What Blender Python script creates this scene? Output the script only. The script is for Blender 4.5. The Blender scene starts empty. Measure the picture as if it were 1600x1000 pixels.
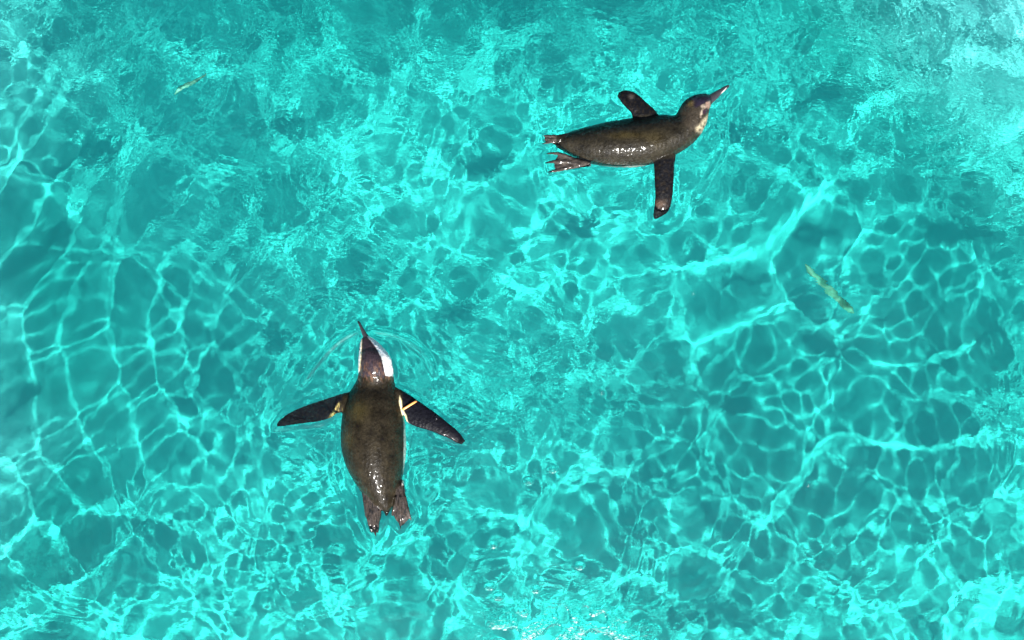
import bpy, bmesh, math, numpy as np
S = bpy.context.scene
COL = S.collection

# ------------------------------------------------------------------ camera
U = 0.002                       # metres of water surface per photograph pixel
H = 5.0                         # height of the camera above the water
cam = bpy.data.cameras.new('camera')
cam_o = bpy.data.objects.new('camera', cam); COL.objects.link(cam_o); S.camera = cam_o
cam_o.location = (0, 0, H)      # looking straight down into the pool
cam.sensor_width = 36; cam.lens = 36 * H / (1600 * U)
cam.clip_start = .05; cam.clip_end = 400

# ------------------------------------------------------------------ sky, sun, exposure
SUN_ZEN = math.radians(47); SUN_AZ = math.radians(5)      # zenith angle; towards image bottom, a little right
w = bpy.data.worlds.new('World'); S.world = w; w.use_nodes = True
bg = w.node_tree.nodes['Background']; sky = w.node_tree.nodes.new('ShaderNodeTexSky')
sky.sky_type = 'NISHITA'; sky.sun_disc = False
sky.sun_elevation = math.pi/2 - SUN_ZEN; sky.sun_rotation = math.pi - SUN_AZ
bg.inputs[1].default_value = .05
w.node_tree.links.new(sky.outputs[0], bg.inputs[0])
sl = bpy.data.lights.new('sun', 'SUN'); sl.energy = 5.0; sl.angle = math.radians(.3); sl.color = (1, .97, .92)
sun = bpy.data.objects.new('sun', sl); COL.objects.link(sun)
sun.rotation_euler = (SUN_ZEN, 0, SUN_AZ)
sl.cycles.is_caustics_light = True            # real refracted caustics on the pool floor
S.view_settings.view_transform = 'Standard'; S.view_settings.look = 'None'
S.view_settings.exposure = 1.48; S.view_settings.gamma = 1; S.view_settings.use_curve_mapping = False
S.cycles.use_denoising = True; S.cycles.denoiser = 'OPENIMAGEDENOISE'; S.cycles.denoising_input_passes = 'RGB_ALBEDO_NORMAL'
S.cycles.max_bounces = 10; S.cycles.transmission_bounces = 10; S.cycles.transparent_max_bounces = 12
S.cycles.caustics_refractive = True; S.cycles.caustics_reflective = False
S.cycles.sample_clamp_indirect = 4.0; S.cycles.blur_glossy = 0.0

# ------------------------------------------------------------------ helpers
def P(px, py, z=0.0):
    return np.array([(px-800)*U, (500-py)*U, z])

def under(px, py, d):
    """point at depth d that shows at that place through flat water"""
    s = P(px, py); r = math.hypot(s[0], s[1])
    if r < 1e-6: return np.array([0, 0, -d])
    t = math.asin(math.sin(math.atan2(r, H))/1.33)
    k = (r + d*math.tan(t))/r
    return np.array([s[0]*k, s[1]*k, -d])

def mesh_obj(name, v, f, mat=None, parent=None, smooth=True):
    v = np.asarray(v, np.float32)
    m = bpy.data.meshes.new(name)
    if isinstance(f, np.ndarray):
        m.vertices.add(len(v)); m.vertices.foreach_set('co', v.ravel())
        m.loops.add(f.size); m.loops.foreach_set('vertex_index', f.astype(np.int32).ravel())
        m.polygons.add(len(f)); m.polygons.foreach_set('loop_start', np.arange(0, f.size, f.shape[1], dtype=np.int32))
        m.update(calc_edges=True)
    else:
        m.from_pydata([tuple(map(float, p)) for p in v], [], f)
    m.polygons.foreach_set('use_smooth', np.full(len(m.polygons), smooth)); m.update()
    o = bpy.data.objects.new(name, m); COL.objects.link(o)
    if mat: m.materials.append(mat)
    if parent: o.parent = parent
    return o

def tag(o, label=None, cat=None, group=None, kind=None):
    if label: o['label'] = label
    if cat: o['category'] = cat
    if group: o['group'] = group
    if kind: o['kind'] = kind
    return o

def empty(name, loc):
    o = bpy.data.objects.new(name, None); COL.objects.link(o); o.location = loc
    o.empty_display_size = .05
    return o

def cr_interp(st, sub):
    st = np.array(st, float); out = []
    n = len(st)
    for i in range(n-1):
        a, b, c, d = st[max(i-1, 0)], st[i], st[i+1], st[min(i+2, n-1)]
        for f in np.linspace(0, 1, sub, endpoint=False):
            out.append(b + .5*f*((c-a) + f*((2*a-5*b+4*c-d) + f*(3*(b-c)+d-a))))
    out.append(st[-1]); return np.array(out)

class N:                                      # tiny node helper
    def __init__(s, name):
        s.m = bpy.data.materials.new(name); s.m.use_nodes = True; s.t = s.m.node_tree
        s.b = s.t.nodes.get('Principled BSDF'); s.o = s.t.nodes.get('Material Output')
    def n(s, typ, **kw):
        x = s.t.nodes.new(typ)
        for k, v in kw.items():
            if k in x.inputs: x.inputs[k].default_value = v
            else: setattr(x, k, v)
        return x
    def l(s, a, b): s.t.links.new(a, b)
    def noise(s, vec, scale, detail=3, rough=.55, dist=0):
        x = s.n('ShaderNodeTexNoise', Scale=scale, Detail=detail, Roughness=rough, Distortion=dist)
        if vec is not None: s.l(vec, x.inputs['Vector'])
        return x.outputs['Fac']
    def ramp(s, fac, stops):
        x = s.n('ShaderNodeValToRGB'); e = x.color_ramp.elements
        while len(e) < len(stops): e.new(.5)
        for i, (p, c) in enumerate(stops):
            e[i].position = p; e[i].color = (*c, 1) if len(c) == 3 else c
        s.l(fac, x.inputs[0]); return x.outputs[0]
    def math(s, op, a, b=None):
        x = s.n('ShaderNodeMath', operation=op)
        for i, q in enumerate((a, b)):
            if q is None: continue
            if hasattr(q, 'links'): s.l(q, x.inputs[i])
            else: x.inputs[i].default_value = q
        return x.outputs[0]
    def bump(s, h, strength, dist, normal=None):
        x = s.n('ShaderNodeBump', Strength=strength, Distance=dist); s.l(h, x.inputs['Height'])
        if normal is not None: s.l(normal, x.inputs['Normal'])
        return x.outputs[0]

# ------------------------------------------------------------------ materials of the setting
def mat_floor(name, a, b, scale=1.1):
    k = N(name); g = k.n('ShaderNodeNewGeometry').outputs['Position']
    n1 = k.noise(g, scale, 3, .5); n2 = k.noise(g, 14, 4, .6)
    mix = k.math('ADD', k.math('MULTIPLY', n1, .8), k.math('MULTIPLY', n2, .2))
    c = k.ramp(mix, [(.32, a), (.68, b)])
    sx = k.n('ShaderNodeSeparateXYZ'); k.l(g, sx.inputs[0])
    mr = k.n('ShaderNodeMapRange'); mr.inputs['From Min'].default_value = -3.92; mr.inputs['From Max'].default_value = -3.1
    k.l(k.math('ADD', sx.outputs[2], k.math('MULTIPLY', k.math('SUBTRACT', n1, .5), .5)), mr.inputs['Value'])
    pm = k.n('ShaderNodeMixRGB'); k.l(mr.outputs[0], pm.inputs[0]); k.l(c, pm.inputs[1]); pm.inputs[2].default_value = (.20, .80, .80, 1)   # brightness of the shallows put into a paler floor colour
    k.l(pm.outputs[0], k.b.inputs['Base Color']); k.b.inputs['Roughness'].default_value = .9
    k.b.inputs['Specular IOR Level'].default_value = .1
    return k.m
M_FLOOR = mat_floor('aqua_pool_paint', (.022, .62, .53), (.045, .79, .675))
k = N('coping_stone'); g = k.n('ShaderNodeNewGeometry').outputs['Position']
k.l(k.ramp(k.noise(g, 6, 6, .6), [(.3, (.30, .28, .25)), (.7, (.42, .40, .36))]), k.b.inputs['Base Color'])
k.b.inputs['Roughness'].default_value = .85; M_STONE = k.m

k = N('pool_water'); k.t.nodes.remove(k.b)
refr = k.n('ShaderNodeBsdfRefraction', Roughness=0.0, IOR=1.333); refr.inputs['Color'].default_value = (.93, 1, 1, 1)
glos = k.n('ShaderNodeBsdfGlossy', Roughness=.3)
fre = k.n('ShaderNodeFresnel', IOR=1.333); mixw = k.n('ShaderNodeMixShader')
k.l(fre.outputs[0], mixw.inputs[0]); k.l(refr.outputs[0], mixw.inputs[1]); k.l(glos.outputs[0], mixw.inputs[2])
k.l(mixw.outputs[0], k.o.inputs['Surface'])
g = k.n('ShaderNodeNewGeometry').outputs['Position']
at = k.n('ShaderNodeAttribute', attribute_name='chop').outputs['Fac']
r1 = k.noise(g, 42, 1, .5, .6)
mp = k.n('ShaderNodeMapping'); mp.inputs['Rotation'].default_value = (0, 0, .5); mp.inputs['Scale'].default_value = (1, 2.1, 1)
k.l(g, mp.inputs[0])
r2 = k.noise(mp.outputs[0], 55, 1, .5, .8)
hsum = k.math('ADD', k.math('MULTIPLY', r1, 1.0), k.math('MULTIPLY', r2, .55))
hh = k.math('MULTIPLY', hsum, at)
BUMP = k.bump(hh, 1.0, .0010)
for q_ in (refr, glos, fre): k.l(BUMP, q_.inputs['Normal'])
M_WATER = k.m

# ------------------------------------------------------------------ water surface
def sst(a, b, x):
    t = np.clip((x-a)/(b-a), 0, 1); return t*t*(3-2*t)
DX = .004; NX, NY = 1200, 1200                      # one periodic tile of random waves, 4.8 m square
def band(l0, l1, seed, aniso=None):
    n = np.random.default_rng(seed).standard_normal((NY, NX))
    kx = np.fft.fftfreq(NX, DX)[None, :]; ky = np.fft.fftfreq(NY, DX)[:, None]
    kk = np.maximum(np.hypot(kx, ky), 1e-6)
    f = np.exp(-((np.log(kk) - math.log(1/math.sqrt(l0*l1)))/(math.log(l1/l0)/2))**2)
    if aniso is not None:
        th = np.arctan2(ky, kx); f = f*(np.abs(np.cos(th-aniso))**4 + .05)
    f[0, 0] = 0
    h = np.fft.ifft2(np.fft.fft2(n)*f).real
    return h/h.std()
def grow(start, end, step, s0):
    out = []; p = start; d = s0; sg = 1 if end > start else -1
    while (end-p)*sg > 0:
        d = min(d*1.16, step); p += sg*d; out.append(p)
    out[-1] = end
    return np.array(out)
PX, PY = 7.0, 7.0                                   # half size of the pool
xm = np.arange(-1.7185, 1.7201, .0035); xo = np.arange(1.729, 2.72, .009)
xs = np.concatenate([-xo[::-1], xm, xo]); xs = np.concatenate([grow(xs[0], -PX, .12, .009)[::-1], xs, grow(xs[-1], PX, .12, .009)])
ys = np.concatenate([np.arange(-4.394, -1.149, .009), np.arange(-1.145, 1.10, .0035)])
ys = np.concatenate([grow(ys[0], -PY, .12, .009)[::-1], ys, grow(ys[-1], PY, .12, .004)])
def taps(c, n):
    g = c/DX; i = np.floor(g).astype(int); f = g-i
    wts = [(-f+2*f*f-f**3)/2, (2-5*f*f+3*f**3)/2, (f+4*f*f-3*f**3)/2, (f**3-f*f)/2]
    return [((i-1+q_) % n, wts[q_]) for q_ in range(4)]
TX, TY = taps(xs, NX), taps(ys, NY)
def tile(hh_):
    r = sum(hh_[i_]*w_[:, None] for i_, w_ in TY)
    return sum(r[:, i_]*w_[None, :] for i_, w_ in TX)
XX, YY = np.meshgrid(xs, ys)
QX = XX/U + 800; QY = 500 - YY/U                     # the same plane in photograph units
def blob(cx, cy, rx, ry, p=2.0):
    return np.exp(-((np.abs(QX-cx)/rx)**p + (np.abs(QY-cy)/ry)**p))
# where the sunlight that crosses this spot of the surface lands on the floor, as seen from above
DEPTH = 4.0
OFF = DEPTH*math.tan(math.asin(math.sin(SUN_ZEN)/1.333)); KS = H/(H + .75*DEPTH)
CX = 800 + KS*(XX - OFF*math.sin(SUN_AZ))/U; CY = 500 - KS*(YY + OFF*math.cos(SUN_AZ))/U
def blob(cx, cy, rx, ry, p=2.0, q=(QX, QY)):
    return np.exp(-((np.abs(q[0]-cx)/rx)**p + (np.abs(q[1]-cy)/ry)**p))
def zones(q):
    return np.clip(blob(1270, 640, 330, 230, 3, q) + blob(250, 560, 180, 220, 3, q) + .7*blob(1480, 420, 160, 120, 2, q) + .4*blob(60, 300, 100, 300, 2, q), 0, 1)
calm = zones((QX, QY)); calmc = zones((CX, CY))
still = np.clip(blob(780, 330, 330, 230, 2.5, (CX, CY)), 0, 1)   # churned patch between the birds: soft light
glit = blob(870, 985, 170, 110) + .5*blob(800, 800, 120, 160)
unseen = np.maximum(sst(-.93, -1.06, YY), sst(1.6, 1.75, np.abs(XX)))                        # water nearer than the frame is calm; it carries the light
busy = np.clip(1 + .5*blob(1300, 450, 60, 50) - calm - .6*blob(1180, 370, 190, 90, 2) - .65*blob(1285, 270, 70, 110, 2) - .75*blob(580, 555, 125, 60, 2.5) - .6*blob(770, 330, 230, 200, 3) - .7*blob(10, 430, 100, 380, 3), 0, 1)*(1-unseen)
low = sst(-.2, -.5, YY)
spark = sum(blob(x_, y_, 4, 3.2) for x_, y_ in ((826, 752), (864, 733), (771, 851), (906, 884), (765, 916), (838, 921), (779, 932)))
patchy = np.clip(.5 + .9*tile(band(.05, .16, 44)), 0, 1)
chop = .65*busy*(1 - .2*blob(800, 330, 300, 200))*(1-.7*low) + (19*np.sqrt(patchy)*blob(880, 1010, 95, 46, 2.5) + 18*spark)*(1-unseen)
arcz = blob(150, 540, 210, 330, 3, (CX, CY)); bandz = blob(1180, 430, 230, 200, 3, (CX, CY))
h = .0018*tile(band(.4, .8, 2))*(1-.4*still)
hi = .00042*tile(band(.2, .36, 3))*(1-.1*still)
iso, ani = tile(band(.065, .12, 5)), tile(band(.06, .12, 15, -.85))
hi += .00015*(iso*(1-.6*bandz) + .8*ani*bandz)*(.75 + .25*calmc)*(1-.35*still)*(1-.55*arcz-.25*bandz)
h += .00010*tile(band(.035, .075, 7))*(.02 + 1.0*busy*(1-.5*low))
# short trains of ripples running away from the birds, everywhere but in the calm patches
rp = np.random.default_rng(21)
for _ in range(620):
    cx_, cy_ = rp.uniform(-40, 1640), rp.uniform(-40, 1010)
    jx, jy = np.searchsorted(xs, (cx_-800)*U), np.searchsorted(ys, (500-cy_)*U)
    b_ = busy[min(jy, len(ys)-1), min(jx, len(xs)-1)]
    amp_s = (.016 + .046*rp.random()**2)*(.12 + .88*b_)*(.75 if cy_ > 700 else 1)
    lam_ = rp.uniform(13, 34); ra, rb = rp.uniform(18, 55), rp.uniform(40, 120)
    bx, by = (590, 600) if cx_ < 700 or cy_ > 640 else (985, 215)
    th = math.atan2(cy_-by, cx_-bx) + rp.normal(0, .55); cur = rp.uniform(-1, 3.5)/600
    k0x, k1x = np.searchsorted(xs, [(cx_-2.2*rb-800)*U, (cx_+2.2*rb-800)*U]); k0y, k1y = np.searchsorted(ys, [(500-cy_-2.2*rb)*U, (500-cy_+2.2*rb)*U])
    gx, gy = QX[k0y:k1y, k0x:k1x]-cx_, QY[k0y:k1y, k0x:k1x]-cy_
    al, ac = gx*math.cos(th)+gy*math.sin(th), -gx*math.sin(th)+gy*math.cos(th)
    al = al + cur*ac*ac + 3*np.sin(ac*.07+_)
    h[k0y:k1y, k0x:k1x] += amp_s*lam_*U/(2*math.pi)*np.exp(-(al/ra)**2-(ac/rb*1.25)**2)*np.cos(2*math.pi*al/lam_+_)
# ring waves shaped on the unseen water to throw arcs of light
def rings(cx, cy, lam, amp, r0, r1, ang, width, seed, sharp=.25):
    dx, dy = CX-cx, CY-cy; r = np.hypot(dx, dy); a = np.arctan2(-dy, dx)
    da = np.angle(np.exp(1j*(a-ang)))
    wob = 9*np.sin(3*a+seed) + 5*np.sin(7*a+2*seed) + 2.5*np.sin(17*a + 3*seed)
    ph = 2*np.pi*(r+wob)/lam
    env = np.exp(-(np.maximum(0, r0-r)/50)**2 - (np.maximum(0, r-r1)/90)**2 - (da/width)**4)
    return amp*env*(np.cos(ph) + sharp*np.cos(2*ph))
h += rings(520, 520, 56, .00066, 190, 600, math.pi*.98, .95, 1.3, .1)
hi += rings(960, 210, 54, .00022, 110, 420, -.6, 1.0, 2.4, .1)
h += rings(1500, 1120, 70, .0003, 100, 420, 2.1, .7, 3.1, .1)
smoothed = np.zeros_like(h)
# broad swells and humps that gather the sunlight into wide bright bands and soft patches on the floor
def swell(pts, amp, width, taper=5):
    global h
    p = np.array(pts, float); best = np.full(CX.shape, 1e9); tb = np.zeros(CX.shape); L_ = len(p)-1
    x0, x1 = p[:, 0].min()-4*width, p[:, 0].max()+4*width; y0, y1 = p[:, 1].min()-4*width, p[:, 1].max()+4*width
    cx = np.where((CX[0] > x0) & (CX[0] < x1))[0]; cy = np.where((CY[:, 0] > y0) & (CY[:, 0] < y1))[0]
    if not len(cx) or not len(cy): return
    sub = np.ix_(cy, cx); gx, gy = CX[sub], CY[sub]; best = np.full(gx.shape, 1e9); tb = np.zeros(gx.shape)
    p = cr_interp(p, 6); L_ = len(p)-1
    for q_ in range(L_):
        a, b = p[q_], p[q_+1]; ab = b-a
        s_ = np.clip(((gx-a[0])*ab[0]+(gy-a[1])*ab[1])/max(ab@ab, 1e-9), 0, 1)
        d = np.hypot(gx-a[0]-s_*ab[0], gy-a[1]-s_*ab[1]); m = d < best
        best = np.where(m, d, best); tb = np.where(m, (q_+s_)/L_, tb)
    fade = sst(0, 1/taper, np.minimum(tb, 1-tb))
    h[sub] += amp*fade*np.exp(-(best/width)**2)
    smoothed[sub] = np.maximum(smoothed[sub], fade*np.exp(-(best/(.8*width))**4))
for pts in ([(1305, 225), (1292, 290), (1250, 345), (1180, 392), (1100, 422), (1005, 445)], [(1270, 450), (1200, 482), (1120, 516), (1030, 548)]):
    swell(pts, .0062, 46)
for pts in ([(1590, 505), (1480, 545), (1340, 575)], [(1600, 690), (1450, 702), (1320, 690), (1240, 765), (1170, 860)], [(1440, 985), (1510, 915), (1600, 880)]):
    swell(pts, .0032, 26)
for pts in ([(70, 160), (28, 250), (12, 340), (5, 440)], [(10, 890), (110, 872), (200, 858), (270, 848)], [(340, 520), (315, 580), (290, 640)]):
    swell(pts, .0030, 24)
for x_, y_, r_ in ((925, 440, 46), (640, 385, 42), (800, 492, 44), (1000, 160, 40), (560, 205, 36), (480, 140, 40), (440, 390, 40), (720, 560, 40), (330, 120, 36), (690, 930, 50), (560, 930, 45)):
    smoothed = np.maximum(smoothed, .35*blob(x_, y_, r_*.8, r_*.8, 3, (CX, CY))); h += .0009*(r_/42)**2*blob(x_, y_, r_, r_, 2, (CX, CY))
for x_, y_, rx_, ry_, s_ in ((1510, 955, 130, 80, .75), (15, 320, 45, 260, .6), (1540, 90, 110, 100, .7), (1570, 300, 60, 60, .4), (820, 975, 140, 60, .5), (120, 920, 160, 60, .35), (1290, 285, 26, 70, .7)):
    smoothed = np.maximum(smoothed, s_*blob(x_, y_, rx_, ry_, 3, (CX, CY)))
h = .84*(h + hi*(1-.88*smoothed))
# thin bow waves that curl back from the heads and flippers
def ridge(pts, amp, width):
    global h
    p = np.array(pts, float)
    t = np.linspace(0, len(p)-1, 80); i = np.minimum(t.astype(int), len(p)-2); f = t-i
    def cr(j):
        a, b, c, d = (p[np.clip(i+q, 0, len(p)-1)] for q in (-1, 0, 1, 2))
        ff = f[:, None]
        return b + .5*ff*((c-a) + ff*((2*a-5*b+4*c-d) + ff*(3*(b-c)+d-a)))
    c = cr(0)
    x0, x1 = c[:, 0].min()-30, c[:, 0].max()+30; y0, y1 = c[:, 1].min()-30, c[:, 1].max()+30
    cx = np.where((xs/U+800 > x0) & (xs/U+800 < x1))[0]; cy = np.where((500-ys/U > y0) & (500-ys/U < y1))[0]
    sub = np.ix_(cy, cx); gx, gy = QX[sub], QY[sub]
    best = np.full(gx.shape, 1e9); tb = np.zeros(gx.shape)
    for q in range(len(c)-1):
        a, b = c[q], c[q+1]; ab = b-a; L = max(ab@ab, 1e-9)
        s = np.clip(((gx-a[0])*ab[0] + (gy-a[1])*ab[1])/L, 0, 1)
        d = np.hypot(gx-a[0]-s*ab[0], gy-a[1]-s*ab[1])
        m = d < best; best = np.where(m, d, best); tb = np.where(m, (q+s)/(len(c)-1), tb)
    fade = np.clip(np.minimum(tb, 1-tb)*6, 0, 1)
    h[sub] += 1.6*amp*fade*np.exp(-(best/width)**2)
ridge([(566, 514), (540, 525), (515, 545), (492, 572), (466, 606)], .0017, 4.0)
ridge([(548, 520), (520, 540), (498, 562), (478, 590)], .0006, 4.0)
ridge([(570, 516), (610, 520), (645, 535), (668, 556), (682, 588)], .0019, 4.0)
ridge([(625, 530), (650, 545), (668, 566), (684, 604)], .0006, 4.0)
ridge([(618, 602), (640, 618), (660, 636)], .0011, 4.0)
ridge([(717, 676), (734, 662), (752, 654)], .0007, 3.5)
ridge([(1106, 178), (1122, 188), (1133, 210), (1128, 240), (1105, 280), (1085, 310)], .0009, 4.5)
ridge([(1104, 215), (1124, 200), (1136, 180), (1142, 160)], .0006, 4)
ridge([(846, 255), (842, 280), (856, 320), (890, 345), (940, 350)], .00025, 6)
ridge([(870, 270), (905, 262), (950, 268), (1000, 266)], .0008, 5)
ridge([(528, 700), (520, 740), (545, 790)], .0006, 5)
def lap(pts, amp, lam, reach):
    p = np.array(pts, float); c0, c1 = p.min(0)-4*reach, p.max(0)+4*reach
    cx = np.where((xs/U+800 > c0[0]) & (xs/U+800 < c1[0]))[0]; cy = np.where((500-ys/U > c0[1]) & (500-ys/U < c1[1]))[0]
    sub = np.ix_(cy, cx); gx, gy = QX[sub], QY[sub]; best = np.full(gx.shape, 1e9); ins = np.zeros(gx.shape, bool)
    for i in range(len(p)):
        a, b = p[i], p[(i+1) % len(p)]; ab = b-a
        s_ = np.clip(((gx-a[0])*ab[0]+(gy-a[1])*ab[1])/max(ab@ab, 1e-9), 0, 1)
        best = np.minimum(best, np.hypot(gx-a[0]-s_*ab[0], gy-a[1]-s_*ab[1]))
        ins ^= ((a[1] > gy) != (b[1] > gy)) & (gx < (b[0]-a[0])*(gy-a[1])/((b[1]-a[1]) or 1e-9)+a[0])
    d = np.where(ins, 0, best); var = .55+.45*np.sin(gx*.07+gy*.05)*np.sin(gx*.031-gy*.083)
    h[sub] += amp*var*np.exp(-d/reach)*np.cos(2*np.pi*d/lam)
OUT1 = [(566, 525), (598, 541), (613, 574), (626, 608), (651, 624), (715, 672), (727, 692), (690, 680), (640, 660), (633, 690), (626, 757), (642, 802), (626, 826), (605, 805), (588, 838), (569, 802), (555, 757), (532, 700), (535, 640), (499, 662), (430, 668), (445, 648), (499, 625), (542, 612), (560, 575)]
OUT2 = [(1138, 134), (1112, 165), (1105, 195), (1080, 226), (1054, 245), (1052, 305), (1040, 333), (1021, 339), (1022, 258), (967, 261), (906, 250), (857, 268), (852, 245), (870, 228), (846, 222), (848, 212), (906, 200), (990, 181), (965, 150), (990, 141), (1028, 178), (1058, 178), (1072, 155), (1108, 147)]
lap(OUT1, .0014, 20, 14); lap(OUT2, .0014, 20, 14)
V = np.stack([XX, YY, h], -1).reshape(-1, 3)
nx, ny = len(xs), len(ys)
q = np.arange((ny-1)*(nx-1)); a = (q//(nx-1))*nx + q % (nx-1)
water = mesh_obj('water', V, np.stack([a, a+1, a+nx+1, a+nx], -1), M_WATER)
ca = water.data.attributes.new('chop', 'FLOAT', 'POINT'); ca.data.foreach_set('value', chop.astype(np.float32).ravel())
water.cycles.is_caustics_caster = True
tag(water, 'clear rippling turquoise pool water around the two penguins', 'water', kind='structure')

# ------------------------------------------------------------------ pool basin and deck
gx = np.concatenate([np.linspace(-PX, -2.8, 24)[:-1], np.linspace(-2.8, 3.2, 145), np.linspace(3.2, PX, 16)[1:]])
gy = np.concatenate([np.linspace(-PY, -2.2, 18)[:-1], np.linspace(-2.2, 2.4, 115), np.linspace(2.4, PY, 16)[1:]]); GX, GY = np.meshgrid(gx, gy)
ramp = sst(0, 1.3, .75*(GX-1.85)+.66*(GY-.75) + .08*np.sin(GX*4)+.08*np.sin(GY*5))*sst(.1, 1.0, GY)      # shallow beach in the far right corner
GZ = -DEPTH + .02*np.sin(GX*1.7)*np.cos(GY*1.3) + 1.1*ramp + 1.0*sst(-1.7, -3.9, GX + .12*np.sin(GY*3))
ngx, ngy = len(gx), len(gy)
q = np.arange((ngy-1)*(ngx-1)); a = (q//(ngx-1))*ngx + q % (ngx-1)
floor = mesh_obj('pool_floor', np.stack([GX, GY, GZ], -1).reshape(-1, 3), np.stack([a, a+1, a+ngx+1, a+ngx], -1), M_FLOOR)
floor.cycles.is_caustics_receiver = True
tag(floor, 'aqua painted floor of the pool under rippling water', 'floor', kind='structure')

def box(name, x0, x1, y0, y1, z0, z1, mat, bev=.02):
    bm = bmesh.new(); bmesh.ops.create_cube(bm, size=1)
    for v in bm.verts:
        v.co = ((x0+x1)/2 + v.co.x*(x1-x0), (y0+y1)/2 + v.co.y*(y1-y0), (z0+z1)/2 + v.co.z*(z1-z0))
    bmesh.ops.bevel(bm, geom=bm.edges[:], offset=bev, segments=2, affect='EDGES')
    m = bpy.data.meshes.new(name); bm.to_mesh(m); bm.free(); m.materials.append(mat)
    o = bpy.data.objects.new(name, m); COL.objects.link(o); return o
WT = .3
for nm, b, lab in (('pool_wall', (-PX-WT, -PX, -PY-WT, PY+WT), 'left aqua wall of the pool'),
              ('pool_wall', (PX, PX+WT, -PY-WT, PY+WT), 'right aqua wall of the pool'),
              ('pool_wall', (-PX, PX, -PY-WT, -PY), 'near aqua wall of the pool'),
              ('pool_wall', (-PX, PX, PY, PY+WT), 'far aqua wall of the pool')):
    o = box(nm, *b, -DEPTH-.3, .12, M_FLOOR, .004); o.cycles.is_caustics_receiver = True
    tag(o, lab, 'wall', kind='structure')
G = 60.0
fv = [(-G, -G), (G, -G), (G, G), (-G, G), (-PX-.25, -PY-.25), (PX+.25, -PY-.25), (PX+.25, PY+.25), (-PX-.25, PY+.25)]
deck = mesh_obj('ground', [(x, y, .14) for x, y in fv] ,
                [(0, 1, 5, 4), (1, 2, 6, 5), (2, 3, 7, 6), (3, 0, 4, 7)], M_STONE, smooth=False)
tag(deck, 'pale stone deck around the pool', 'ground', kind='structure')
# ------------------------------------------------------------------ penguins
def loft(stations, sub=6, n=28, ex=2.0, tall=1.0):
    """stations: left point, right point (photograph units), centre height, half height up, half height down (m)"""
    s = cr_interp(stations, sub); rings_ = []
    for ax, ay, bx, by, zc, up, dn in s:
        A, B = P(ax, ay), P(bx, by); c = (A+B)/2; la = (B-A)/2
        th = np.linspace(0, 2*math.pi, n, endpoint=False)
        co, si = np.cos(th), np.sin(th)
        co = np.sign(co)*np.abs(co)**(2/ex); si = np.sign(si)*np.abs(si)**(2/ex)
        z = zc + np.where(si > 0, si*max(up*tall, .0008), si*max(dn, .0008))
        rings_.append(np.stack([c[0]+co*la[0], c[1]+co*la[1], z], -1))
    v = np.concatenate(rings_); f = []
    m = len(rings_)
    for i in range(m-1):
        for j in range(n):
            f.append((i*n+j, i*n+(j+1) % n, (i+1)*n+(j+1) % n, (i+1)*n+j))
    f.append(tuple(range(n))[::-1]); f.append(tuple((m-1)*n+j for j in range(n)))
    return v, f

def tube(pts, sub=5, n=10):
    """pts: px, py, z, radius across (px), half height (m)"""
    p = np.array(pts, float); st = []
    for i in range(len(p)):
        d = p[min(i+1, len(p)-1), :2] - p[max(i-1, 0), :2]; d = d/max(np.hypot(*d), 1e-6)
        nrm = np.array([-d[1], d[0]]); c = p[i, :2]; r = p[i, 3]
        a, b = c - nrm*r, c + nrm*r
        st.append((*a, *b, p[i, 2], p[i, 4], p[i, 4]))
    return loft(st, sub, n)

def fuse(name, shells, voxel, mat, parent, origin, smooth=4):
    vs, fs, o = [], [], 0
    for v, f in shells:
        vs.append(v); fs += [tuple(i+o for i in q) for q in f]; o += len(v)
    m = bpy.data.meshes.new('raw'); m.from_pydata([tuple(p) for p in np.concatenate(vs)-origin], [], fs)
    bm = bmesh.new(); bm.from_mesh(m); bmesh.ops.recalc_face_normals(bm, faces=bm.faces[:]); bm.to_mesh(m); bm.free()
    ob = bpy.data.objects.new('raw', m); COL.objects.link(ob)
    r = ob.modifiers.new('r', 'REMESH'); r.mode = 'VOXEL'; r.voxel_size = voxel; r.adaptivity = 0
    sm = ob.modifiers.new('s', 'SMOOTH'); sm.factor = .5; sm.iterations = smooth
    dg = bpy.context.evaluated_depsgraph_get(); dg.update()
    me = bpy.data.meshes.new_from_object(ob.evaluated_get(dg)); me.name = name
    bpy.data.objects.remove(ob); bpy.data.meshes.remove(m)
    me.materials.clear(); me.materials.append(mat)
    me.polygons.foreach_set('use_smooth', np.ones(len(me.polygons), bool))
    out = bpy.data.objects.new(name, me); COL.objects.link(out); out.parent = parent
    out.cycles.is_caustics_receiver = True
    return out

def vdata(o, origin):
    n = len(o.data.vertices); c = np.empty(n*3, np.float32); o.data.vertices.foreach_get('co', c)
    c = c.reshape(-1, 3) + origin
    nn = np.empty(n*3, np.float32); o.data.vertices.foreach_get('normal', nn); nn = nn.reshape(-1, 3)
    return c[:, 0]/U+800, 500-c[:, 1]/U, c[:, 2], nn

def ruffle(o, u, v, nn, origin, z):
    """wet, slightly uneven feather edges"""
    d = .00018*vnoise(u, v, 8, 31) + .00012*vnoise(u, v, 4, 32)
    c = np.stack([(u-800)*U, (500-v)*U, z], -1) - origin + nn*d[:, None]
    o.data.vertices.foreach_set('co', c.astype(np.float32).ravel()); o.data.update()
def paint(o, rgb, wet):
    a = o.data.attributes.new('plumage', 'FLOAT_COLOR', 'POINT')
    a.data.foreach_set('color', np.concatenate([rgb, wet[:, None]], 1).astype(np.float32).ravel())

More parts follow.
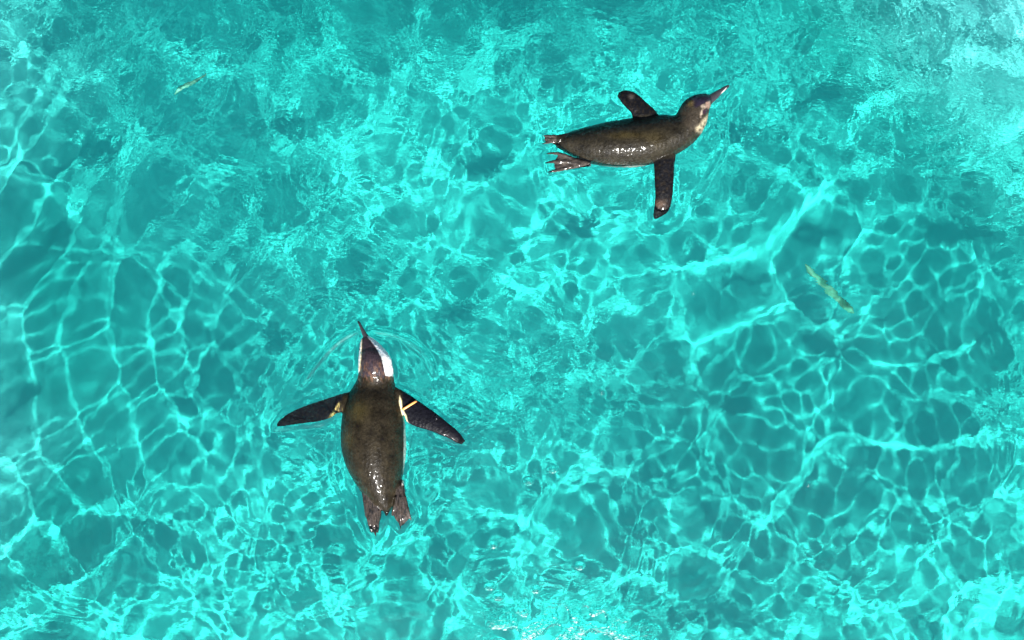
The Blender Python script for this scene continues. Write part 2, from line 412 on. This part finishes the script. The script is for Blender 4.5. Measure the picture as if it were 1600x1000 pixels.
def smooth(e0, e1, x):
    t = np.clip((x-e0)/(e1-e0), 0, 1); return t*t*(3-2*t)
def mixc(base, col, m):
    return base*(1-m[:, None]) + np.array(col)[None, :]*m[:, None]
def poly_mask(u, v, pts, soft=1.5):
    """soft inside-mask of a polygon drawn in photograph units"""
    p = np.array(pts, float); inside = np.zeros(len(u), bool); dist = np.full(len(u), 1e9)
    for i in range(len(p)):
        a, b = p[i], p[(i+1) % len(p)]; ab = b-a
        c = ((a[1] > v) != (b[1] > v)) & (u < (b[0]-a[0])*(v-a[1])/((b[1]-a[1]) or 1e-9) + a[0]); inside ^= c
        s = np.clip(((u-a[0])*ab[0]+(v-a[1])*ab[1])/max(ab@ab, 1e-9), 0, 1)
        dist = np.minimum(dist, np.hypot(u-a[0]-s*ab[0], v-a[1]-s*ab[1]))
    return smooth(-soft, soft, np.where(inside, dist, -dist))
rng = np.random.default_rng(4)
def vnoise(u, v, scale, seed):
    """cheap smooth noise for plumage mottling"""
    r = np.random.default_rng(seed); s = np.zeros(len(u))
    for i in range(14):
        th = r.uniform(0, 6.28); k_ = 2*math.pi/scale*r.uniform(.5, 1.6)
        s += np.sin(k_*(u*math.cos(th)+v*math.sin(th)) + r.uniform(0, 6.28))
    return s/math.sqrt(7)

# wet plumage
k = N('wet_plumage'); tc = k.n('ShaderNodeTexCoord').outputs['Object']
at = k.n('ShaderNodeAttribute', attribute_name='plumage')
n1 = k.noise(tc, 300, 2, .7); n2 = k.noise(tc, 60, 4, .6)
f = k.math('ADD', k.math('MULTIPLY', n1, 2.6), k.math('MULTIPLY', n2, 1.4)); f = k.math('MAXIMUM', k.math('SUBTRACT', f, 1.0), .1)
mx = k.n('ShaderNodeMixRGB', blend_type='MULTIPLY', Fac=1.0); k.l(at.outputs['Color'], mx.inputs[1]); k.l(f, mx.inputs[2])
k.l(mx.outputs[0], k.b.inputs['Base Color'])
k.b.inputs['Roughness'].default_value = .36; k.b.inputs['Specular IOR Level'].default_value = .06
fine = k.bump(n1, .7, .0014); k.l(fine, k.b.inputs['Normal'])
k.b.inputs['Coat Weight'].default_value = 1.0; k.b.inputs['Coat Roughness'].default_value = .13; k.b.inputs['Coat IOR'].default_value = 1.33
c1 = k.noise(tc, 150, 2, .5); c2 = k.noise(tc, 46, 2, .5)
cw = k.bump(c1, .6, .0010, k.bump(c2, .8, .0034)); k.l(cw, k.b.inputs['Coat Normal'])
wn = k.n('ShaderNodeMapRange'); wn.inputs['From Min'].default_value = .44; wn.inputs['From Max'].default_value = .56
k.l(k.noise(tc, 110, 1, .5), wn.inputs['Value'])
k.l(k.math('MULTIPLY', at.outputs['Alpha'], wn.outputs[0]), k.b.inputs['Coat Weight'])
M_PLUM = k.m

def hard(name, col, rough=.3, bump_scale=200, var=.3):
    k = N(name); tc = k.n('ShaderNodeTexCoord').outputs['Object']
    n = k.noise(tc, bump_scale, 3, .6)
    c = k.ramp(n, [(.3, tuple(x*(1-var) for x in col)), (.7, tuple(x*(1+var) for x in col))])
    k.l(c, k.b.inputs['Base Color']); k.b.inputs['Roughness'].default_value = rough
    k.l(k.bump(n, .3, .0006), k.b.inputs['Normal']); return k.m
M_BEAK = hard('dark_beak_horn', (.028, .026, .03), .28)
M_EYE = hard('dark_eye', (.012, .008, .006), .08, 50, .1)
M_BAND = hard('orange_plastic_band', (.78, .33, .09), .35, 300, .12)

def place_mesh(name, v, f, mat, root, origin):
    o = mesh_obj(name, v-origin, f, mat, root)
    bm = bmesh.new(); bm.from_mesh(o.data); bmesh.ops.recalc_face_normals(bm, faces=bm.faces[:]); bm.to_mesh(o.data); bm.free()
    o.cycles.is_caustics_receiver = True
    return o
def ball(px, py, z, r, n=10):
    v, f = tube([(px-r/U*1.0, py, z, .2, .0004), (px-r/U*.8, py, z, r/U*.6, r*.6), (px, py, z, r/U, r), (px+r/U*.8, py, z, r/U*.6, r*.6), (px+r/U, py, z, .2, .0004)], 4, n)
    return v, f

# ---- adult bird: white head stripes, orange flipper band, heading up the picture
O1 = P(584, 690, -.02); SINK = np.array([0, 0, .001])
p1 = empty('penguin', O1+SINK)
tag(p1, 'adult penguin with white head stripes and an orange flipper band, swimming on the surface', 'penguin', 'penguins swimming in the pool')
def sym(y, x0, x1, zc, up, dn, tilt=0): return (x0, y+tilt, x1, y-tilt, zc, up, dn)
torso1 = loft([
    sym(543, 566, 594, .012, .026, .024), sym(552, 562, 604, .012, .036, .032), sym(566, 560.5, 611, .01, .043, .04), sym(580, 560, 614, .004, .044, .045),
    sym(592, 558, 615.5, -.006, .043, .05), sym(604, 551, 618, -.014, .046, .06), sym(616, 543.5, 623, -.02, .060, .07),
    sym(632, 537.5, 627, -.024, .073, .08), sym(655, 533, 631, -.027, .082, .085), sym(682, 531, 633.5, -.03, .086, .086),
    sym(706, 533, 633.5, -.032, .085, .084), sym(728, 539, 631, -.034, .080, .078), sym(748, 549, 628, -.036, .072, .068),
    sym(766, 560, 624, -.036, .060, .055), sym(782, 574, 620, -.034, .047, .04), sym(793, 588, 615, -.03, .034, .028), sym(799, 596, 610, -.028, .024, .018)], 5, 40, 2.0, 1.25)
head1 = loft([sym(525, 568.5, 577.5, .012, .012, .012), sym(531, 564.5, 587, .012, .019, .018), sym(543, 562.5, 599.5, .013, .031, .026),
              sym(557, 561, 610.5, .013, .04, .034), sym(570, 560, 613.5, .01, .043, .038), sym(582, 560, 615, .004, .04, .04), sym(594, 562, 612, -.006, .03, .04)], 5, 32)
tail1 = loft([sym(782, 589, 618, -.02, .02, .02), sym(794, 596, 612, -.018, .012, .012), sym(801, 599.5, 608, -.014, .007, .007), sym(807, 602, 604.5, -.012, .003, .003)], 4, 16)
fl1 = loft([(556, 612, 552, 650, -.005, .016, .02), (540, 613.5, 530, 645, -.008, .014, .016), (520, 619.5, 514, 654, -.016, .010, .011), (500, 626, 497, 659, -.026, .008, .009),
            (478, 633.5, 480, 661.5, -.040, .007, .008), (458, 641.5, 463, 664, -.052, .006, .007), (443, 650, 449, 666.5, -.062, .005, .006), (433, 659, 436, 668, -.070, .004, .005), (428.5, 666, 430, 668.5, -.074, .002, .003)], 5, 24)
fr1 = loft([(606, 598, 612, 650, -.005, .016, .02), (626, 608.5, 630, 648, .0, .014, .016), (641, 617.5, 637, 660, .003, .011, .013), (660, 630, 654, 668, .006, .009, .010),
            (680, 644, 672, 673, .007, .008, .009), (698, 658.5, 688, 679.5, .006, .007, .008), (711, 669, 703, 686, .003, .006, .007), (721, 680, 713, 692, -.003, .005, .006), (727, 689, 722, 694.5, -.008, .003, .003)], 5, 24)
def foot(web, toes):
    return [loft(web, 4, 18)] + [tube(t, 4, 10) for t in toes]
fA = foot([sym(758, 562, 580, -.012, .012, .014), sym(776, 565.5, 586, -.006, .010, .012), sym(792, 568, 595, -.003, .008, .008), sym(804, 569.5, 596.5, -.002, .006, .006), sym(815, 574, 594, -.003, .005, .005), sym(825, 577.5, 591.5, -.006, .004, .004), sym(832, 580, 589, -.009, .0025, .0025)],
          [[(572, 785, .0, 3, .006), (575, 805, .001, 3.2, .006), (578, 822, -.003, 2.6, .005), (580.5, 833, -.009, 1, .002)],
           [(579, 785, .0, 3, .007), (582, 808, .002, 3.2, .007), (585, 827, -.003, 2.6, .005), (587, 839, -.011, .9, .002)],
           [(587, 787, .0, 3, .006), (590, 806, .001, 3, .006), (590.5, 822, -.003, 2.4, .005), (590.5, 833, -.009, .9, .002)]])
fB = foot([sym(750, 612, 630, -.012, .012, .014), sym(766, 617, 633, -.004, .011, .012), sym(784, 618, 636, .002, .009, .008), sym(798, 614, 639, .004, .007, .006), sym(808, 616, 640, .003, .006, .005), sym(816, 621, 635, -.001, .004, .004), sym(821, 623.5, 630, -.005, .0025, .0025)],
          [[(619, 775, .004, 3, .006), (616.5, 792, .006, 3, .006), (614, 801, .002, 2.5, .005), (613, 807, -.002, 1, .002)],
           [(626, 775, .006, 3, .007), (626, 797, .008, 3.4, .007), (626, 814, .003, 2.8, .005), (626, 827, -.006, .9, .002)],
           [(632, 775, .004, 3, .006), (636, 792, .007, 3.2, .006), (640, 806, .003, 2.4, .005), (643, 814, -.004, .9, .002)]])
body1 = fuse('body', [torso1, head1, tail1, fl1, fr1] + fA + fB, .0023, M_PLUM, p1, O1)
u, v, z, nn = vdata(body1, O1)
n8 = vnoise(u, v, 26, 1); n3 = vnoise(u, v, 9, 2); nf = vnoise(u*2.6, v*.5, 9, 5)
rgb = np.tile([.0150, .0119, .0072], (len(u), 1)) * (1 + .18*n8 + .10*n3)[:, None]
rgb = mixc(rgb, (.05, .039, .012), .55*np.exp(-((u-562)/15)**2-((v-640)/16)**2) + .35*np.exp(-((u-545)/10)**2-((v-685)/14)**2))
# underside and flanks are white
flank = smooth(.02, -.16, nn[:, 2])*smooth(612, 628, v)*smooth(775, 750, v)*smooth(-.055, -.03, -np.abs(z+.02))
rgb = mixc(rgb, (.72, .70, .62), smooth(.0, -.25, nn[:, 2])*smooth(600, 620, v)*smooth(785, 760, v))
rgb = mixc(rgb, (.74, .72, .64), poly_mask(u, v, [(628.5, 640), (640, 640), (640, 660), (638, 760), (628, 762), (630.5, 720), (631.5, 690), (630.8, 660)], 1.0))
flip = np.maximum(poly_mask(u, v, [(537, 606), (532, 636), (524, 648), (500, 672), (420, 680), (420, 650), (470, 620)], 3),
                  poly_mask(u, v, [(628, 606), (660, 618), (740, 680), (735, 705), (700, 700), (650, 676), (633, 655), (630, 640)], 3))
rgb = mixc(rgb, (.0042, .0042, .0065), flip)
rgb = mixc(rgb, (.02, .015, .008), flip*np.clip(n3*.5+.1, 0, 1)*.5*smooth(560, 500, u))
rgb = mixc(rgb, (.55, .44, .15), .85*poly_mask(u, v, [(531, 628), (534, 640), (526, 650), (510, 662), (507, 660), (518, 646)], 2.5)*np.clip(.35+.6*nf, 0, 1))
rgb = mixc(rgb, (.62, .55, .32), poly_mask(u, v, [(625, 618), (628, 626), (629, 640), (635, 648), (637, 658), (631, 660), (628, 645), (624, 628)], 1.0))
# head: dark crown, wide white stripes at both sides
crown = poly_mask(u, v, [(567, 527), (574, 525), (581, 533), (588.5, 542), (598, 558), (601.5, 572), (604, 586), (640, 596), (640, 612), (540, 612), (556, 590), (563, 580), (566, 560), (566.5, 540)], .8)
hd = smooth(590, 584, v + 1.5*n3)
rgb = mixc(rgb, (.80, .78, .76), hd*(1-crown)*np.clip(.93+.04*n3, 0, 1))
rgb = mixc(rgb, (.028, .020, .026), hd*crown*.9)
rgb = mixc(rgb, (.10, .052, .03), crown*smooth(558, 572, v)*smooth(600, 590, v)*np.clip(.2+.5*nf, 0, 1)*.8)
rgb = mixc(rgb, (.85, .60, .30), hd*poly_mask(u, v, [(565.5, 530), (567, 530), (566.5, 560), (564, 580), (562, 578), (564.5, 555)], .8)*.6)
feet = np.maximum(poly_mask(u, v, [(562, 770), (572, 772), (584, 788), (597, 794), (600, 806), (593, 840), (578, 842), (562, 800)], 2),
                  poly_mask(u, v, [(620, 762), (633, 756), (645, 800), (648, 820), (626, 832), (610, 806), (618, 786)], 2))
ft = np.stack([.044+.022*nf, .035+.018*nf, .029+.015*nf], -1).clip(.015, .3)
rgb = rgb*(1-feet[:, None]) + ft*feet[:, None]
rgb = mixc(rgb, (.02, .017, .018), feet*np.clip(nf*.9-.1, 0, 1)*.8)
wet = np.clip(.25 + .35*smooth(690, 760, v) + .75*feet + 0.3*flip + .6*smooth(612, 604, v)*smooth(545, 560, v), 0, 1)
wet = wet*(1 - .8*hd*(1-crown))
ruffle(body1, u, v, nn, O1, z)
paint(body1, np.clip(rgb, .004, .9), wet)
bk = loft([(568, 534, 580, 532, .012, .012, .012), (567.8, 527, 577, 525.5, .013, .011, .010), (565.3, 519, 571.8, 517.5, .013, .008, .008), (562.5, 511.5, 567, 510, .012, .006, .006), (560, 505.5, 563.6, 504, .009, .005, .005), (558.6, 502, 560.8, 501.2, .004, .002, .002)], 5, 18)
place_mesh('beak', *bk, M_BEAK, p1, O1)
place_mesh('eye', *ball(564.3, 546, .022, .0045), M_EYE, p1, O1)
place_mesh('eye', *ball(592.5, 547, .022, .0045), M_EYE, p1, O1)
# band round the root of the right flipper
def strap(a, b, wpx, zt, zb, root, origin):
    A, B = np.array(a, float), np.array(b, float); d = (B-A)/np.hypot(*(B-A)); nrm = np.array([-d[1], d[0]])
    prof = []
    for t in np.linspace(0, 2*math.pi, 28, endpoint=False):
        c, s = math.cos(t), math.sin(t)
        c = math.copysign(abs(c)**.55, c); s = math.copysign(abs(s)**.55, s)
        prof.append(((c*.5+.5), (zt+zb)/2 + s*(zt-zb)/2))
    vs = []
    for wv, off in ((-1, 0), (1, 0), (1, .0022), (-1, .0022)):
        for t, zz in prof:
            tt = .5 + (t-.5)*(1 + off/U/np.hypot(*(B-A))*2); z2 = (zt+zb)/2 + (zz-(zt+zb)/2)*(1+off*2/(zt-zb))
            q = A + (B-A)*tt + nrm*wv*wpx/2
            vs.append(P(q[0], q[1], z2))
    n = len(prof); f = []
    for r_ in range(4):
        for j in range(n):
            f.append((r_*n+j, r_*n+(j+1) % n, ((r_+1) % 4)*n+(j+1) % n, ((r_+1) % 4)*n+j))
    return place_mesh('flipper_band', np.array(vs), f, M_BAND, root, origin)
strap((629.5, 639.5), (650.5, 626.5), 3.4, .0185, -.014, p1, O1)

# ---- young bird: grey face, heading right
O2 = P(975, 222, -.02)
p2 = empty('penguin', O2+SINK)
tag(p2, 'young dark penguin with a pale grey cheek, beak pointing to the upper right', 'penguin', 'penguins swimming in the pool')
torso2 = loft([
    (868, 214, 869, 229, -.024, .012, .014), (874, 210, 876, 233, -.024, .021, .022), (886, 206.5, 890, 241, -.026, .033, .034), (905, 200.5, 909, 249.5, -.028, .047, .045),
    (925, 195, 928, 255.5, -.03, .058, .055), (948, 189.5, 950, 259.5, -.03, .066, .062), (972, 185.5, 976, 261, -.03, .070, .066), (996, 182, 1000, 259.5, -.028, .070, .066),
    (1018, 179.5, 1026, 254, -.024, .066, .062), (1038, 178.5, 1050, 244.5, -.018, .058, .058), (1052, 180, 1074, 231, -.012, .052, .056), (1059, 176, 1092, 214, -.004, .047, .052),
    (1063, 167, 1100, 200, .006, .042, .048), (1070, 157.5, 1103, 186, .014, .036, .04), (1082, 150.5, 1106, 175, .018, .028, .03), (1094, 148, 1108.5, 168, .018, .021, .022), (1104, 148.5, 1111, 161, .017, .013, .014)], 5, 40, 2.0, 1.22)
head2 = loft([(1055, 182, 1086, 212, .0, .04, .045), (1061, 170, 1098, 203, .008, .045, .045), (1068, 159.5, 1104, 190, .015, .043, .043), (1078, 152.5, 1106, 179, .019, .037, .037), (1090, 148.5, 1108, 171, .02, .028, .028), (1101, 147.8, 1110.5, 163.5, .018, .018, .018), (1107, 149, 1112, 159, .017, .010, .010)], 5, 32)
tail2 = loft([(890, 212, 892, 236, -.018, .018, .02), (876, 215, 877, 231, -.012, .010, .012), (866, 218, 867, 226, -.006, .005, .006), (861, 220, 861, 223, -.004, .003, .003)], 4, 16)
ft2 = loft([(1034, 196, 986, 200, -.006, .02, .02), (1030, 182, 988, 184, .002, .015, .015), (1022, 171, 985.5, 177, .006, .011, .012), (1010, 160.5, 980, 171, .008, .009, .010), (998, 149.5, 974, 165, .006, .008, .009),
            (988, 143, 969.5, 158.5, .003, .007, .008), (976, 140.8, 966.5, 154, -.002, .005, .006), (967, 143.5, 964.8, 150, -.006, .003, .003)], 5, 24)
fb2 = loft([(1022, 225, 1052, 222, -.006, .02, .02), (1021, 246, 1056, 241, .002, .017, .017), (1021.5, 262, 1053.5, 258, .006, .013, .013), (1022, 281, 1052.5, 280, .006, .010, .011), (1023.5, 303, 1051.2, 304, .002, .009, .010),
            (1022.5, 318, 1048.5, 320, -.004, .008, .009), (1021.5, 329, 1044, 331, -.010, .006, .007), (1020.8, 336, 1034, 338, -.016, .004, .004), (1022, 341, 1026, 342, -.02, .002, .002)], 5, 24)
fC = foot([(922, 248, 924, 260, -.010, .012, .012), (906, 248, 909, 262, -.004, .010, .010), (893, 244, 895, 264.5, 0, .008, .007), (881, 239.5, 882, 267, 0.002, .006, .006), (873, 242, 872, 267.5, 0.002, .005, .005), (867, 250, 866, 262, 0, .003, .003)],
          [[(892, 247, .004, 3, .006), (876, 241, .004, 2.8, .006), (864, 239.5, 0.002, 2.2, .004), (853, 240, -.004, .8, .002)],
           [(892, 253, .004, 3, .007), (874, 252.5, .005, 3, .006), (862, 253, 0.002, 2.3, .004), (850, 255, -.004, .8, .002)],
           [(894, 260, .004, 3, .006), (878, 264.5, .004, 3, .006), (867, 267, 0.002, 2.4, .004), (855, 269, -.004, .8, .002)]])
fD = foot([(892, 206, 894, 222, -.01, .010, .012), (878, 209, 880, 222, -.004, .009, .009), (866, 211, 867, 223, -.001, .007, .006), (857, 211.5, 857, 223, -.002, .005, .005), (851, 212.5, 851, 220, -.004, .003, .003)],
          [[(870, 213, .002, 2.4, .005), (858, 212.5, .002, 2.2, .004), (847, 212, -.003, .8, .002)],
           [(870, 218, .002, 2.4, .005), (858, 218, .002, 2.2, .004), (850, 218, -.002, .8, .002)],
           [(870, 221, .001, 2.2, .005), (857, 222.5, .001, 2, .004), (846, 225, -.004, .8, .002)]])
body2 = fuse('body', [torso2, head2, tail2, ft2, fb2] + fC + fD, .0022, M_PLUM, p2, O2)
u, v, z, nn = vdata(body2, O2)
n8 = vnoise(u, v, 24, 11); n3 = vnoise(u, v, 8, 12); nf = vnoise(u*.5, v*2.6, 9, 15)
rgb = np.tile([.0145, .0124, .0084], (len(u), 1)) * (1 + .16*n8 + .10*n3)[:, None]
rgb = mixc(rgb, (.05, .037, .012), .55*np.exp(-((u-975)/26)**2-((v-214)/6)**2) + .3*np.exp(-((u-1020)/18)**2-((v-220)/14)**2))
rgb = mixc(rgb, (.70, .68, .62), smooth(.0, -.25, nn[:, 2])*smooth(880, 900, u)*smooth(1060, 1030, u))
rgb = mixc(rgb, (.60, .58, .52), poly_mask(u, v, [(922, 254.5), (940, 258.3), (970, 260.2), (1012, 257.6), (1016, 264), (930, 266), (918, 258)], .8)*.85)
flip = np.maximum(poly_mask(u, v, [(985, 182), (1032, 180), (1022, 164), (990, 134), (955, 138), (962, 160)], 3),
                  poly_mask(u, v, [(1018, 252), (1062, 246), (1058, 310), (1044, 345), (1012, 348), (1016, 300)], 3))
rgb = mixc(rgb, (.0042, .0042, .0052), flip)
rgb = mixc(rgb, (.02, .014, .008), flip*np.clip(n3*.5, 0, 1)*.5)
rgb = mixc(rgb, (.09, .055, .036), flip*.8*np.exp(-((u-1031)/8)**2-((v-319)/5)**2))  # wet sheen near the lower flipper tip, put into the colour
rgb = mixc(rgb, (.07, .06, .05), flip*.7*np.exp(-((u-986)/4)**2-((v-152)/4)**2))
headm = poly_mask(u, v, [(1056, 186), (1058, 165), (1070, 150), (1090, 142), (1120, 142), (1118, 175), (1108, 205), (1095, 215), (1075, 205)], 5)
rgb = mixc(rgb, (.026, .021, .015), headm)
crown = poly_mask(u, v, [(1074, 157), (1084, 149), (1100, 145), (1112, 148), (1111, 158), (1104, 163), (1094, 167), (1084, 172), (1080, 168)], 2.5)
rgb = mixc(rgb, (.016, .012, .022), crown)
rgb = mixc(rgb, (.11, .075, .022), .8*np.exp(-((u-1076.5)/4.5)**2-((v-164)/4.5)**2))
cheek = poly_mask(u, v, [(1108, 186), (1104, 198), (1096, 209), (1086, 208), (1084, 203), (1091, 196), (1098, 187), (1104, 181)], 3.5)*np.clip(.75+.3*n3, 0, 1)
rgb = mixc(rgb, (.27, .23, .155), cheek)
rgb = mixc(rgb, (.26, .21, .16), poly_mask(u, v, [(1092, 169), (1103, 163), (1106, 168), (1098, 173), (1095, 179), (1094, 187), (1091, 187), (1091, 177)], 1.8)*np.clip(.7+.3*n3, 0, 1))
rgb = mixc(rgb, (.26, .16, .12), poly_mask(u, v, [(1100, 163), (1107, 160), (1109, 168), (1104, 173), (1099, 170)], 1.2)*.8)
rgb = mixc(rgb, (.025, .014, .02), poly_mask(u, v, [(1094.5, 176), (1102, 172.5), (1103.5, 176), (1099, 182), (1094.5, 181)], 1.0))
feet = np.maximum(poly_mask(u, v, [(852, 240), (880, 236), (893, 243), (905, 248), (920, 254), (920, 266), (890, 270), (850, 273)], 2),
                  poly_mask(u, v, [(842, 206), (866, 208), (870, 213), (868, 224), (842, 229)], 2))
ft = np.stack([.046+.024*nf, .037+.020*nf, .030+.017*nf], -1).clip(.015, .3)
rgb = rgb*(1-feet[:, None]) + ft*feet[:, None]
rgb = mixc(rgb, (.02, .017, .018), feet*np.clip(nf*.9-.1, 0, 1)*.8)
wet = np.clip(.35 + .4*smooth(1000, 930, u) + .7*feet + .3*flip + .5*crown + .3*smooth(1040, 1060, u), 0, 1)*(1-.6*cheek)
ruffle(body2, u, v, nn, O2, z)
paint(body2, np.clip(rgb, .004, .9), wet)
bk = loft([(1098, 150, 1109, 165, .018, .012, .014), (1107, 149, 1112.5, 162, .018, .010, .011), (1114, 145.5, 1119.5, 155.5, .017, .008, .009), (1122, 140.8, 1126, 148.2, .017, .0065, .007),
           (1130, 136.3, 1133, 141.6, .016, .005, .006), (1136, 133.4, 1138, 137.4, .011, .004, .005), (1139, 133.2, 1140, 135, .004, .0015, .0015)], 5, 18)
b2 = place_mesh('beak', *bk, M_BEAK, p2, O2)
v, f = tube([(1118.5, 152.2, .0205, .8, .0016), (1124, 147.8, .020, 1.0, .002), (1130, 142, .019, 1.5, .0026), (1133.5, 138.4, .0175, 1.1, .0022), (1135.5, 136.5, .015, .5, .0012)], 4, 8)
M_PALE = hard('pale_beak_horn', (.42, .36, .35), .3)
place_mesh('beak_streak', v, f, M_PALE, b2, np.zeros(3)).location = -O2
place_mesh('eye', *ball(1102.3, 167, .036, .0042), M_EYE, p2, O2)
place_mesh('eye', *ball(1092.5, 150.5, .03, .0042), M_EYE, p2, O2)

# ------------------------------------------------------------------ leaves in the water
def leaf(name, line, depth, wpx, mat, label, seed):
    """a long curled leaf with a raised midrib, hanging in the water"""
    c = cr_interp([(*under(x, y, d), w_) for x, y, d, w_ in line], 6)
    vs, n = [], 7
    org = c[len(c)//2, :3].copy()
    for i in range(len(c)):
        d = c[min(i+1, len(c)-1), :2]-c[max(i-1, 0), :2]; d = d/max(np.hypot(*d), 1e-9); nr = np.array([-d[1], d[0]])
        tw = .5*math.sin(i*.35+seed)
        for j in range(n):
            s = (j/(n-1)-.5)*2; wv = c[i, 3]*U*s
            vs.append((c[i, 0]+nr[0]*wv*math.cos(tw), c[i, 1]+nr[1]*wv*math.cos(tw), c[i, 2]+wv*math.sin(tw)+.004*(1-abs(s))))
    m = len(c); f = []
    for i in range(m-1):
        for j in range(n-1): f.append((i*n+j, i*n+j+1, (i+1)*n+j+1, (i+1)*n+j))
    o = mesh_obj(name, np.array(vs)-org, f, mat); o.location = org
    so = o.modifiers.new('thickness', 'SOLIDIFY'); so.thickness = .0012
    o.cycles.is_caustics_receiver = True
    tag(o, label, 'leaf'); return o
M_LEAF = hard('yellow_green_leaf', (.035, .27, .17), .6, 30, .5)
M_LEAF2 = hard('pale_yellow_leaf', (.10, .45, .31), .6, 60, .4)
leaf('leaf', [(1258, 412, .75, .6), (1268, 424, .76, 5), (1280, 436, .78, 4), (1294, 449, .80, 7), (1306, 461, .82, 6), (1316, 469, .84, 6), (1327, 478, .86, 6), (1334, 484, .87, .6)], .35, 1, M_LEAF,
     'long yellow green leaf sunk under the water right of the young penguin', .4)
leaf('leaf', [(273, 147, .12, .4), (280, 140, .12, 3.4), (289, 134, .12, 3.6), (300, 129, .12, 3), (312, 122, .12, 2), (322, 115, .12, .4)], .03, 1, M_LEAF2,
     'small pale yellow leaf just under the surface at the upper left', 1.4)

# ------------------------------------------------------------------ bubbles on the surface
k = N('bubble_film'); k.t.nodes.remove(k.b)
tr = k.n('ShaderNodeBsdfTransparent'); gl = k.n('ShaderNodeBsdfGlossy', Roughness=.12)
fr = k.n('ShaderNodeFresnel', IOR=1.33); mxs = k.n('ShaderNodeMixShader')
k.l(k.math('MULTIPLY', fr.outputs[0], 1.4), mxs.inputs[0]); k.l(tr.outputs[0], mxs.inputs[1]); k.l(gl.outputs[0], mxs.inputs[2]); k.l(mxs.outputs[0], k.o.inputs[0])
M_BUB = k.m
def bubble(px, py, z, r, label):
    prof = [(r*math.cos(t), r*math.sin(t)) for t in np.linspace(0, math.pi/2*.97, 8)] 
    prof = [(r*1.5, -.0022), (r*1.25, -.0006), (r*1.08, .0006)] + prof
    n = 24; vs, f = [], []
    for rr, zz in prof:
        for j in range(n): vs.append((rr*math.cos(j*2*math.pi/n), rr*math.sin(j*2*math.pi/n), zz))
    for i in range(len(prof)-1):
        for j in range(n): f.append((i*n+j, i*n+(j+1) % n, (i+1)*n+(j+1) % n, (i+1)*n+j))
    f.append(tuple((len(prof)-1)*n+j for j in range(n)))
    o = mesh_obj('bubble', np.array(vs), f, M_BUB); o.location = P(px, py, z)
    tag(o, label, 'bubble', 'clear bubbles floating on the pool'); return o
bubble(682, 653, .012, .009, 'clear round bubble resting against the adult penguin right flipper')
bubble(940, 611, .002, .009, 'clear bubble floating in the open water right of the adult penguin')
bubble(1263, 756, .002, .008, 'clear bubble floating among the bright caustic lines at the lower right')
bubble(1083, 457, .002, .006, 'small clear bubble on the bright wave band below the young penguin')
bubble(672, 608, .002, .005, 'tiny clear bubble just above the orange flipper band')
